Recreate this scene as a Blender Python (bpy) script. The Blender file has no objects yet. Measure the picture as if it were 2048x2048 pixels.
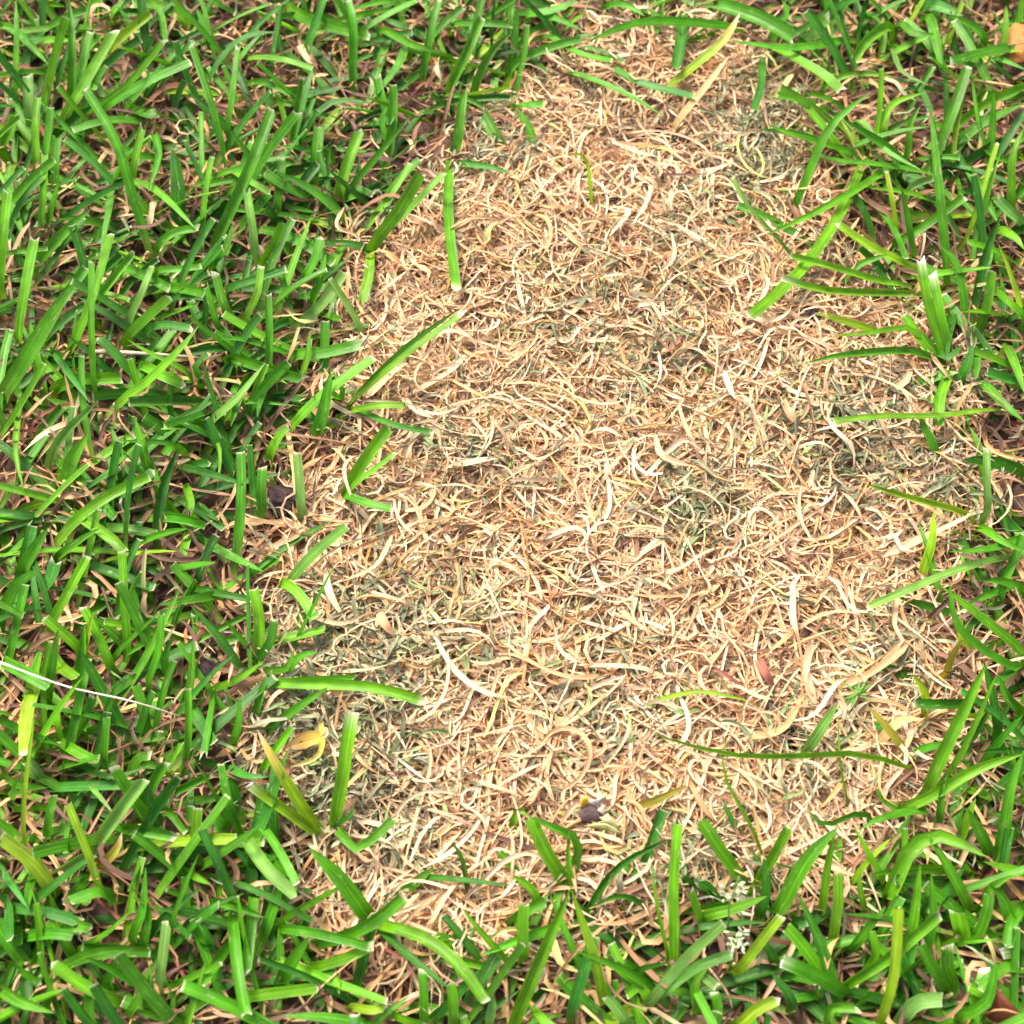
import bpy, math, random
import numpy as np
from mathutils import Vector, Matrix

rng = np.random.default_rng(11)
random.seed(11)
scene = bpy.context.scene
col = scene.collection

# ------------------------------------------------------------------ camera
PITCH = math.radians(60.0)
DIST, LENS = 0.60, 50.0
CAM = np.array([0.0, -DIST * math.cos(PITCH), DIST * math.sin(PITCH)])
FWD = np.array([0.0, math.cos(PITCH), -math.sin(PITCH)])
UPV = np.array([0.0, math.sin(PITCH), math.cos(PITCH)])
HT = 18.0 / LENS
cd = bpy.data.cameras.new('camera')
cd.lens = LENS
cd.sensor_width = 36.0
cd.clip_start = 0.02
cd.clip_end = 200.0
cd.dof.use_dof = True
cd.dof.focus_distance = 0.585
cd.dof.aperture_fstop = 14.0
cam = bpy.data.objects.new('camera', cd)
cam.location = CAM
cam.rotation_euler = (math.pi / 2 - PITCH, 0, 0)
col.objects.link(cam)
scene.camera = cam

# ------------------------------------------------------------------ sky, sun, exposure
SUN_EL, SUN_AZ = math.radians(58), math.radians(-35)      # azimuth from +Y towards +X
world = bpy.data.worlds.new('World')
scene.world = world
world.use_nodes = True
wn = world.node_tree
bg = wn.nodes['Background']
sky = wn.nodes.new('ShaderNodeTexSky')
sky.sky_type = 'NISHITA'
sky.sun_disc = False
sky.sun_elevation = SUN_EL
sky.sun_rotation = SUN_AZ
sky.air_density = 0.6
sky.dust_density = 6.0
sky.ozone_density = 0.6
wn.links.new(sky.outputs[0], bg.inputs[0])
bg.inputs[1].default_value = 0.085
sd_ = bpy.data.lights.new('sun', 'SUN')
sd_.energy = 1.5
sd_.angle = math.radians(22)
sd_.color = (1.0, 0.91, 0.79)
sun = bpy.data.objects.new('sun', sd_)
sdir = Vector((math.sin(SUN_AZ) * math.cos(SUN_EL), math.cos(SUN_AZ) * math.cos(SUN_EL), math.sin(SUN_EL)))
sun.rotation_euler = sdir.to_track_quat('Z', 'Y').to_euler()
sun.location = sdir * 3
col.objects.link(sun)
vs = scene.view_settings
vs.view_transform = 'Standard'
vs.look = 'None'
vs.gamma = 1.0
vs.use_curve_mapping = False
vs.exposure = 1.72
cy = scene.cycles
cy.max_bounces = 3; cy.diffuse_bounces = 2; cy.glossy_bounces = 2; cy.transmission_bounces = 3; cy.transparent_max_bounces = 4

# ------------------------------------------------------------------ helpers
def px(u, v, z=0.0):
    """photograph pixel (2048 frame) -> point of the place at height z"""
    u = np.asarray(u, float); v = np.asarray(v, float)
    nx = (u / 1024 - 1) * HT; ny = (1 - v / 1024) * HT
    d = FWD + nx[..., None] * np.array([1., 0, 0]) + ny[..., None] * UPV
    t = (z - CAM[2]) / d[..., 2]
    return CAM + d * t[..., None]

def to_px(p):
    d = p - CAM
    w = d @ FWD
    return (d[..., 0] / w / HT + 1) * 1024, (1 - (d @ UPV) / w / HT) * 1024

def gh(x, y):
    """height of the soil"""
    return (0.0016 * np.sin(31 * x + 1.3 + 2 * np.sin(17 * y)) + 0.0014 * np.sin(43 * y + 0.4 + 1.7 * np.sin(23 * x))
            + 0.0008 * np.sin(117 * x + 71 * y) + 0.0006 * np.sin(163 * y - 97 * x + 2))

def tag(o, label=None, cat=None, group=None, kind=None):
    if label: o['label'] = label
    if cat: o['category'] = cat
    if group: o['group'] = group
    if kind: o['kind'] = kind
    return o

def empty(name, loc):
    o = bpy.data.objects.new(name, None)
    o.location = loc
    o.empty_display_size = 0.01
    col.objects.link(o)
    return o

def norm(a):
    return a / np.maximum(np.linalg.norm(a, axis=-1, keepdims=True), 1e-12)

UVN = [0]
def ribbons(name, P, W, Nref, roll, colr, mat, fold=0.12, parent=None, origin=None, rag=None):
    """P (n,s,3) centre lines, W (n,s) widths, Nref (n,3) facing, roll (n,s), colr (n,s,3) -> one mesh object"""
    n, s, _ = P.shape
    T = norm(np.gradient(P, axis=1))
    R = np.broadcast_to(Nref[:, None, :], P.shape)
    N = norm(R - (R * T).sum(-1, keepdims=True) * T)
    B = np.cross(T, N)
    c, q = np.cos(roll)[..., None], np.sin(roll)[..., None]
    B2 = c * B + q * N
    N2 = -q * B + c * N
    hw = 0.5 * W[..., None]
    f = np.broadcast_to(np.asarray(fold, float).reshape(-1, 1, 1), (n, s, 1)) if np.ndim(fold) else fold
    V = np.stack([P - B2 * hw + N2 * hw * f, P - N2 * hw * f, P + B2 * hw + N2 * hw * f], 2)   # n,s,3,3
    if rag is not None:      # torn or mown ends are not square
        off = (rng.normal(0, 1, (n, 3)) * np.asarray(rag).reshape(-1, 1))[..., None]
        V[:, -1] += off * T[:, -1][:, None, :] * W[:, -1][:, None, None]
    if origin is not None:
        V = V - np.asarray(origin)
    nv = n * s * 3
    idx = np.arange(nv).reshape(n, s, 3)
    a = idx[:, :-1, :-1]; b = idx[:, :-1, 1:]; d = idx[:, 1:, :-1]; e = idx[:, 1:, 1:]
    F = np.stack([a, b, e, d], -1).reshape(-1, 4)
    me = bpy.data.meshes.new(name)
    me.vertices.add(nv)
    me.vertices.foreach_set('co', V.reshape(-1).astype(np.float32))
    me.loops.add(F.size)
    me.loops.foreach_set('vertex_index', F.reshape(-1).astype(np.int32))
    me.polygons.add(len(F))
    me.polygons.foreach_set('loop_start', (np.arange(len(F)) * 4).astype(np.int32))
    me.polygons.foreach_set('use_smooth', np.ones(len(F), bool))
    seg = np.concatenate([np.zeros((n, 1)), np.cumsum(np.linalg.norm(np.diff(P, axis=1), axis=-1), 1)], 1) * 100
    k = (UVN[0] + np.arange(n)) % 4000
    UVN[0] += n
    U = k[:, None, None] * 2.0 + np.broadcast_to(np.array([0, .5, 1.0]), (n, s, 3))
    Vv = np.broadcast_to(seg[:, :, None], (n, s, 3)) + (k * 1.37 % 11)[:, None, None]
    uv = np.stack([U, Vv], -1).reshape(-1, 2)[F.reshape(-1)]
    ul = me.uv_layers.new(name='UVMap')
    ul.data.foreach_set('uv', uv.reshape(-1).astype(np.float32))
    ca = me.color_attributes.new('col', 'FLOAT_COLOR', 'POINT')
    C4 = np.ones((n, s, 3, 4)); C4[..., :3] = colr[:, :, None, :]
    ca.data.foreach_set('color', C4.reshape(-1).astype(np.float32))
    me.update(calc_edges=True)
    me.materials.append(mat)
    o = bpy.data.objects.new(name, me)
    if origin is not None and parent is None:
        o.location = origin
    col.objects.link(o)
    if parent is not None:
        o.parent = parent
    return o

def spline(pts, s, ts=None):
    """Catmull-Rom through pts, resampled at s arc-length parameters"""
    p = np.asarray(pts, float)
    q = np.vstack([2 * p[0] - p[1], p, 2 * p[-1] - p[-2]])
    out = []
    for i in range(len(p) - 1):
        t = np.linspace(0, 1, 16, endpoint=False)[:, None]
        a, b, c, d = q[i], q[i + 1], q[i + 2], q[i + 3]
        out.append(0.5 * (2 * b + (c - a) * t + (2 * a - 5 * b + 4 * c - d) * t ** 2 + (3 * b - a - 3 * c + d) * t ** 3))
    out = np.vstack(out + [p[-1:]])
    L = np.concatenate([[0], np.cumsum(np.linalg.norm(np.diff(out, axis=0), axis=1))])
    tt = (np.linspace(0, 1, s) if ts is None else ts) * L[-1]
    return np.stack([np.interp(tt, L, out[:, k]) for k in range(3)], 1), L[-1]

def mesh_obj(name, verts, faces, mat, parent=None, loc=None, smooth=False):
    me = bpy.data.meshes.new(name)
    me.from_pydata([tuple(v) for v in verts], [], faces)
    me.materials.append(mat)
    if smooth:
        for p in me.polygons: p.use_smooth = True
    o = bpy.data.objects.new(name, me)
    if loc is not None: o.location = loc
    col.objects.link(o)
    if parent is not None: o.parent = parent
    return o

# ------------------------------------------------------------------ materials
def nodes(name):
    m = bpy.data.materials.new(name)
    m.use_nodes = True
    nt = m.node_tree
    for n_ in list(nt.nodes):
        if n_.type != 'OUTPUT_MATERIAL': nt.nodes.remove(n_)
    return m, nt, nt.nodes['Material Output']

def blade_material(name, rough, spec, trans, vein, fleck, fleck_col, bump, tr_tint, blotch=0.25, midrib=1.0):
    m, nt, out = nodes(name)
    N, L = nt.nodes.new, nt.links.new
    at = N('ShaderNodeAttribute'); at.attribute_name = 'col'
    uv = N('ShaderNodeUVMap'); uv.uv_map = 'UVMap'
    # long veins: a noise squeezed across the blade
    mp = N('ShaderNodeMapping'); mp.inputs['Scale'].default_value = (9.0, 0.35, 1)
    L(uv.outputs[0], mp.inputs[0])
    vn = N('ShaderNodeTexNoise'); vn.inputs['Scale'].default_value = 1.0; vn.inputs['Detail'].default_value = 1
    L(mp.outputs[0], vn.inputs['Vector'])
    mr = N('ShaderNodeMapRange'); mr.inputs[1].default_value = .3; mr.inputs[2].default_value = .7
    mr.inputs[3].default_value = 1 - vein; mr.inputs[4].default_value = 1 + vein
    L(vn.outputs[0], mr.inputs[0])
    # blotches along the blade
    mp2 = N('ShaderNodeMapping'); mp2.inputs['Scale'].default_value = (.8, 1.1, 1)
    L(uv.outputs[0], mp2.inputs[0])
    bn = N('ShaderNodeTexNoise'); bn.inputs['Scale'].default_value = 1.0; bn.inputs['Detail'].default_value = 1
    L(mp2.outputs[0], bn.inputs['Vector'])
    mr2 = N('ShaderNodeMapRange'); mr2.inputs[1].default_value = .3; mr2.inputs[2].default_value = .7
    mr2.inputs[3].default_value = 1 - blotch; mr2.inputs[4].default_value = 1 + blotch
    L(bn.outputs[0], mr2.inputs[0])
    mul = N('ShaderNodeMath'); mul.operation = 'MULTIPLY'
    L(mr.outputs[0], mul.inputs[0]); L(mr2.outputs[0], mul.inputs[1])
    sc = N('ShaderNodeVectorMath'); sc.operation = 'SCALE'
    L(at.outputs['Color'], sc.inputs[0]); L(mul.outputs[0], sc.inputs['Scale'])
    # the midrib, a paler line along the fold
    sx = N('ShaderNodeSeparateXYZ'); L(uv.outputs[0], sx.inputs[0])
    md = N('ShaderNodeMath'); md.operation = 'MODULO'; md.inputs[1].default_value = 2.0; L(sx.outputs[0], md.inputs[0])
    sb = N('ShaderNodeMath'); sb.operation = 'SUBTRACT'; sb.inputs[1].default_value = .5; L(md.outputs[0], sb.inputs[0])
    ab = N('ShaderNodeMath'); ab.operation = 'ABSOLUTE'; L(sb.outputs[0], ab.inputs[0])
    rb = N('ShaderNodeMapRange'); rb.inputs[1].default_value = .03; rb.inputs[2].default_value = .10; rb.inputs[3].default_value = midrib; rb.inputs[4].default_value = 1.0
    L(ab.outputs[0], rb.inputs[0])
    mm = N('ShaderNodeMath'); mm.operation = 'MULTIPLY'; L(mul.outputs[0], mm.inputs[0]); L(rb.outputs[0], mm.inputs[1])
    L(mm.outputs[0], sc.inputs['Scale'])
    # small pale bruises, drawn out along the blade
    mp3 = N('ShaderNodeMapping'); mp3.inputs['Scale'].default_value = (3.4, 1.5, 1)
    L(uv.outputs[0], mp3.inputs[0])
    fn = N('ShaderNodeTexNoise'); fn.inputs['Scale'].default_value = 1.0; fn.inputs['Detail'].default_value = 2
    fn.inputs['Roughness'].default_value = .65
    L(mp3.outputs[0], fn.inputs['Vector'])
    fr = N('ShaderNodeMapRange'); fr.inputs[1].default_value = .62; fr.inputs[2].default_value = .72
    fr.inputs[4].default_value = fleck
    L(fn.outputs[0], fr.inputs[0])
    mx = N('ShaderNodeMix'); mx.data_type = 'RGBA'
    L(fr.outputs[0], mx.inputs[0]); L(sc.outputs[0], mx.inputs[6]); mx.inputs[7].default_value = (*fleck_col, 1)
    bp = N('ShaderNodeBump'); bp.inputs['Strength'].default_value = bump; bp.inputs['Distance'].default_value = .0004
    L(vn.outputs[0], bp.inputs['Height'])
    pr = N('ShaderNodeBsdfPrincipled')
    pr.inputs['Roughness'].default_value = rough
    pr.inputs['Specular IOR Level'].default_value = spec
    L(mx.outputs[2], pr.inputs['Base Color']); L(bp.outputs[0], pr.inputs['Normal'])
    tl = N('ShaderNodeBsdfTranslucent')
    tm = N('ShaderNodeVectorMath'); tm.operation = 'MULTIPLY'
    L(mx.outputs[2], tm.inputs[0]); tm.inputs[1].default_value = tr_tint
    L(tm.outputs[0], tl.inputs['Color'])
    ms = N('ShaderNodeMixShader'); ms.inputs[0].default_value = trans
    L(pr.outputs[0], ms.inputs[1]); L(tl.outputs[0], ms.inputs[2])
    L(ms.outputs[0], out.inputs['Surface'])
    return m

M_GRASS = blade_material('green_blade', .45, .34, .28, .24, .55, (.42, .50, .25), .5, (1.35, 1.25, .5), .22, 1.3)
M_STRAW = blade_material('dry_straw', .62, .25, .22, .16, .3, (.42, .26, .15), .5, (1.0, .9, .75), .16)
M_CLIP = blade_material('dried_clipping', .65, .2, .15, .2, .4, (.45, .45, .33), .5, (1, 1, .8), .25)

def simple_material(name, c1, c2, scale, rough=.8, bump=.3, spec=.2):
    m, nt, out = nodes(name)
    N, L = nt.nodes.new, nt.links.new
    tc = N('ShaderNodeTexCoord')
    no = N('ShaderNodeTexNoise'); no.inputs['Scale'].default_value = scale; no.inputs['Detail'].default_value = 6
    no.inputs['Roughness'].default_value = .65
    L(tc.outputs['Object'], no.inputs['Vector'])
    cr = N('ShaderNodeValToRGB')
    cr.color_ramp.elements[0].position = .3; cr.color_ramp.elements[0].color = (*c1, 1)
    cr.color_ramp.elements[1].position = .7; cr.color_ramp.elements[1].color = (*c2, 1)
    L(no.outputs[0], cr.inputs[0])
    bp = N('ShaderNodeBump'); bp.inputs['Strength'].default_value = bump; bp.inputs['Distance'].default_value = .001
    L(no.outputs[0], bp.inputs['Height'])
    pr = N('ShaderNodeBsdfPrincipled'); pr.inputs['Roughness'].default_value = rough
    pr.inputs['Specular IOR Level'].default_value = spec
    L(cr.outputs[0], pr.inputs['Base Color']); L(bp.outputs[0], pr.inputs['Normal'])
    L(pr.outputs[0], out.inputs['Surface'])
    return m

M_SOIL = simple_material('soil', (.045, .024, .018), (.17, .10, .075), 260, .9, 1.0)
M_SHEATH = simple_material('pale_sheath', (.36, .38, .12), (.50, .46, .20), 300, .55, .2)
M_CLOD = simple_material('dark_soil_clod', (.022, .016, .020), (.075, .05, .05), 500, .85, 1.0)

# ------------------------------------------------------------------ the ground
g1 = np.linspace(-.42, .42, 281)
g2 = .42 + np.cumsum(np.geomspace(.004, 9.0, 40))
gx = np.concatenate([-g2[::-1], g1, g2])
X, Y = np.meshgrid(gx, gx, indexing='ij')
Z = gh(X, Y) + .0007 * np.sin(X * 410 + 3 * np.sin(Y * 290)) * (np.abs(X) < .5)
ng = len(gx)
ii = np.arange(ng * ng).reshape(ng, ng)
GF = np.stack([ii[:-1, :-1], ii[1:, :-1], ii[1:, 1:], ii[:-1, 1:]], -1).reshape(-1, 4)
ground = mesh_obj('ground', np.stack([X, Y, Z], -1).reshape(-1, 3).tolist(), GF.tolist(), M_SOIL, smooth=True)
tag(ground, 'dark brown crumbly soil under the lawn', kind='structure')

# ------------------------------------------------------------------ outline of the dead patch (photograph pixels / 1.06)
poly = np.array([(1080,150),(1180,85),(1330,75),(1440,130),(1480,220),(1450,300),(1510,400),(1490,480),(1580,560),(1720,640),
 (1790,740),(1760,800),(1800,880),(1770,960),(1745,1060),(1710,1180),(1770,1250),(1770,1340),(1710,1420),(1690,1520),(1570,1590),
 (1420,1600),(1250,1610),(1080,1610),(1010,1650),(960,1720),(860,1760),(760,1720),(660,1650),(650,1500),(560,1420),(540,1350),
 (600,1280),(600,1180),(560,1100),(580,1000),(620,900),(720,860),(740,720),(690,600),(730,500),(830,420),(880,330),(1000,240)], float) * 1.06
PG = px(poly[:, 0], poly[:, 1], .008)[:, :2]
def patch_sd(x, y):
    """metres inside (+) or outside (-) the dead patch"""
    x = np.asarray(x, float); y = np.asarray(y, float)
    inside = np.zeros(x.shape, bool); best = np.full(x.shape, 9.0)
    for i in range(len(PG)):
        a, b = PG[i], PG[(i + 1) % len(PG)]
        e = b - a
        t = np.clip(((x - a[0]) * e[0] + (y - a[1]) * e[1]) / (e @ e), 0, 1)
        best = np.minimum(best, np.hypot(x - a[0] - t * e[0], y - a[1] - t * e[1]))
        cr = ((a[1] > y) != (b[1] > y)) & (x < (b[0] - a[0]) * (y - a[1]) / (b[1] - a[1] + 1e-15) + a[0])
        inside ^= cr
    return np.where(inside, best, -best)

# ------------------------------------------------------------------ dry straw, thatch and clippings
CREAM, PEACH, TAN, ORANGE = (.84, .65, .43), (.80, .55, .33), (.64, .40, .21), (.72, .43, .19)
BROWN, UMBER, REDBR, PALEYG = (.34, .19, .11), (.20, .115, .085), (.33, .13, .09), (.62, .58, .22)
GREYG, GREYG2, DGREY = (.295, .305, .18), (.41, .41, .255), (.185, .20, .115)

def pick(pal, wts, n, jit=.1):
    i = rng.choice(len(pal), n, p=np.array(wts) / sum(wts))
    c = np.array(pal)[i]
    return np.clip(c * (1 + rng.normal(0, jit, (n, 1))) * (1 + rng.normal(0, jit * .35, (n, 3))), .01, .9)

def straw_lines(x, y, length, z0, arch, curl, s=10, tilt=.12, settle=True):
    n = len(x)
    th = rng.uniform(0, 2 * np.pi, n)
    k0 = rng.normal(0, 1, n) * curl
    k1 = rng.normal(0, 1, n) * curl
    t = np.linspace(-.5, .5, s)
    ang = th[:, None] + (k0[:, None] * t + k1[:, None] * (t ** 2 - .08) * 2.2) * 1.0
    st = length[:, None] / (s - 1)
    dx, dy = np.cos(ang) * st, np.sin(ang) * st
    xs = np.cumsum(dx, 1); ys = np.cumsum(dy, 1)
    xs += (x - xs.mean(1))[:, None]; ys += (y - ys.mean(1))[:, None]
    sl = rng.normal(0, tilt, n)
    zz = z0[:, None] + sl[:, None] * t * length[:, None] + arch[:, None] * (1 - 4 * t ** 2) \
        + .0012 * np.sin(t * 9 + rng.uniform(0, 6, n)[:, None]) * rng.uniform(0, 1, n)[:, None]
    if settle:
        zz = np.maximum(zz, gh(xs, ys) + .0006)
    return np.stack([xs, ys, zz], -1)

def straw_attrs(n, s, wid, twist):
    t = np.linspace(0, 1, s)
    taper = np.clip(np.minimum(t * 6 + .4, (1 - t) * 4.0 + .12), 0, 1)
    W = wid[:, None] * taper[None] * (1 + .16 * np.sin(t * 7 + rng.uniform(0, 6, n)[:, None]))
    Nref = norm(np.stack([rng.normal(0, .35, n), rng.normal(0, .35, n), np.ones(n)], -1))
    roll = rng.normal(0, .45, n)[:, None] + (rng.normal(0, 1, n) * twist)[:, None] * (t - .5)
    return W, Nref, roll

def scatter(n, x0, x1, y0, y1, accept):
    ox, oy = [], []
    m = 0
    while m < n:
        x = rng.uniform(x0, x1, n * 2); y = rng.uniform(y0, y1, n * 2)
        k = rng.random(n * 2) < accept(x, y)
        ox.append(x[k]); oy.append(y[k]); m += k.sum()
    return np.concatenate(ox)[:n], np.concatenate(oy)[:n]

def along(c, s, jit=.07):
    n = len(c)
    t = np.linspace(0, 1, s)
    return np.clip(c[:, None, :] * (1 + jit * np.sin(t * 6 + rng.uniform(0, 6, n)[:, None]))[..., None], .005, .92)

FX0, FX1, FY0, FY1 = -.27, .27, -.30, .33
# deep mat over the dead patch
n = 26000
x, y = scatter(n, FX0, FX1, FY0, FY1, lambda a, b: np.clip((patch_sd(a, b) + .022) / .03, 0, 1))
lay = rng.beta(1.1, 1.3, n)
ln = .014 + .044 * rng.beta(1.3, 2.0, n); wd = .0005 + .0014 * rng.beta(1.2, 2.2, n)
P = straw_lines(x, y, ln, gh(x, y) + .0008 + lay * .0095, rng.exponential(.0013, n), rng.choice([.5, 2.0, 4.6], n, p=[.33, .42, .25]), tilt=.18)
W, NR, RO = straw_attrs(n, 10, wd, 1.3)
C = pick([CREAM, PEACH, TAN, ORANGE, BROWN, UMBER, PALEYG], [36, 33, 15, 8, 5, 2, 2], n)
tag(ribbons('straw_mat', P, W, NR, RO, along(C, 10), M_STRAW, fold=rng.uniform(-.1, .5, n)),
    'matted pale dry straw covering the dead patch of lawn', 'straw', kind='stuff')
# brown thatch under the living lawn
n = 15000
x, y = scatter(n, -.62, .62, -.55, .65, lambda a, b: np.where((np.abs(a) < .28) & (b > -.3) & (b < .34), 1.0, .30) * np.clip((.012 - patch_sd(a, b)) / .02, 0, 1))
ln = rng.uniform(.014, .050, n); wd = rng.uniform(.0007, .0022, n)
P = straw_lines(x, y, ln, gh(x, y) + .0006 + rng.beta(1, 1.6, n) * .010, rng.exponential(.0018, n), rng.choice([.5, 2.0, 4.0], n, p=[.35, .45, .2]), tilt=.28)
W, NR, RO = straw_attrs(n, 10, wd, 1.3)
C = pick([PEACH, TAN, ORANGE, BROWN, UMBER, REDBR, PALEYG], [6, 22, 12, 32, 19, 6, 3], n)
tag(ribbons('thatch', P, W, NR, RO, along(C, 10), M_STRAW, fold=rng.uniform(-.1, .5, n)),
    'tan and brown dead thatch lying between the green grass stems', 'thatch', kind='stuff')
# grey-green dried clippings: drifts at the rim, sprinkled elsewhere
drift = [(700, 1330, 120, 1.0), (640, 1470, 110, 1.0), (760, 1480, 120, .7), (770, 1200, 120, .6), (1520, 260, 90, .8), (1480, 340, 80, .6),
         (1740, 870, 130, .7), (1640, 830, 90, .4), (1370, 1720, 90, .8), (1000, 920, 90, .45), (870, 880, 80, .45), (1370, 960, 110, .4), (1420, 1020, 100, .4),
         (1320, 700, 120, .35), (1000, 300, 80, .5), (840, 1650, 100, .5), (1250, 1450, 110, .35), (1600, 1500, 110, .45), (1200, 1330, 120, .3),
         (1380, 480, 90, .35), (930, 1270, 120, .35), (1750, 1330, 110, .4), (1130, 640, 120, .25), (1880, 960, 90, .4), (680, 1620, 90, .5)]
def clip_density(a, b):
    u, v = to_px(np.stack([a, b, np.full_like(a, .008)], -1))
    d = np.where(patch_sd(a, b) > -.03, .035, .010)
    for (cu, cv, r, w) in drift:
        d = d + w * np.exp(-((u - cu) ** 2 + (v - cv) ** 2) / (2 * (r * .62) ** 2))
    return np.clip(d, 0, 1)
def clippings(n, zlo, zhi, lmin, lmax, wmin, wmax):
    x, y = scatter(n, FX0, FX1, FY0, FY1, clip_density)
    ln = rng.uniform(lmin, lmax, n); wd = rng.uniform(wmin, wmax, n)
    P = straw_lines(x, y, ln, gh(x, y) + rng.uniform(zlo, zhi, n), rng.exponential(.0006, n), rng.choice([.3, 1.2], n), tilt=.2)
    W, NR, RO = straw_attrs(n, 10, wd, .9)
    C = pick([GREYG, GREYG2, DGREY, (.24, .34, .13)], [42, 32, 16, 10], n, .14)
    return P, W, NR, RO, C
P, W, NR, RO, C = clippings(4000, .0075, .0130, .005, .016, .0006, .0015)
tag(ribbons('grass_clippings', P, W, NR, RO, along(C, 10), M_CLIP, fold=rng.uniform(0, .6, len(P))),
    'fine grey green dried mowings scattered over the straw', 'clippings', kind='stuff')

# ------------------------------------------------------------------ green blades
BRI, MID, DEEP, BLU, YEL, OLI, PAL, DRY = (.125, .36, .009), (.074, .275, .008), (.036, .168, .006), (.056, .235, .024), (.25, .43, .015), (.32, .31, .04), (.17, .37, .065), (.68, .49, .23)
GC = dict(b=BRI, m=MID, d=DEEP, u=BLU, y=YEL, o=OLI, p=PAL, s=DRY)
TS = np.array([0, .05, .14, .25, .37, .5, .62, .74, .86, .968, .984, 1.0])
NS = len(TS)
def blade_profile(tip):
    if tip in 'cw':
        return np.array([.55, .62, .76, .9, .98, 1, 1, 1, .98, .95, .93, .90])
    return np.array([.55, .62, .76, .9, 1, 1, .95, .84, .62, .22, .12, .03])
def blade_colors(c, tip, jit=.08):
    c = np.array(c) * (1 + random.gauss(0, jit)) * (1 + np.random.default_rng(random.randrange(1 << 30)).normal(0, .05, 3))
    out = np.repeat(c[None], NS, 0)
    base = np.array([.38, .42, .10])
    wb = np.clip(1 - TS / random.uniform(.12, .34), 0, 1)[:, None] * .75
    out = out * (1 - wb) + base * wb
    if tip == 'c':
        out[-1] = (.70, .70, .48); out[-2] = out[-2] * .8 + np.array([.5, .5, .3]) * .2
    if tip == 'w':
        out[-1] = (.84, .84, .74); out[-2] = (.80, .80, .66); out[-3] = out[-3] * .6 + np.array([.7, .7, .5]) * .4
    if tip == 's':
        out[-1] = (.72, .5, .3); out[-2] = (.74, .55, .32); out[-3] = (.74, .55, .32); out[-4] = (.66, .50, .12); out[-5] = (.45, .46, .06)
    if tip == 't':
        out[-1] = out[-1] * .6 + np.array([.4, .36, .16])
    return np.clip(out, .004, .9)

def make_blade(pts, w, c, tip, parent, origin, nref=None, name='blade', twist=None):
    Pl, L = spline(pts, NS, TS)
    if nref is None:
        nref = np.array([random.gauss(0, .45), random.gauss(-.25, .45), 1.0])
    roll = np.linspace(0, random.gauss(0, .35) if twist is None else twist, NS)[None] + random.gauss(0, .15)
    W = (blade_profile(tip) * w)[None]
    return ribbons(name, Pl[None], W, norm(np.array([nref])), roll, blade_colors(c, tip)[None], M_GRASS if c is not DRY else M_STRAW,
                   fold=random.choice([.1, .18, .3, .45]), parent=parent, origin=origin, rag=.28 if tip in 'cw' else None)

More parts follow.
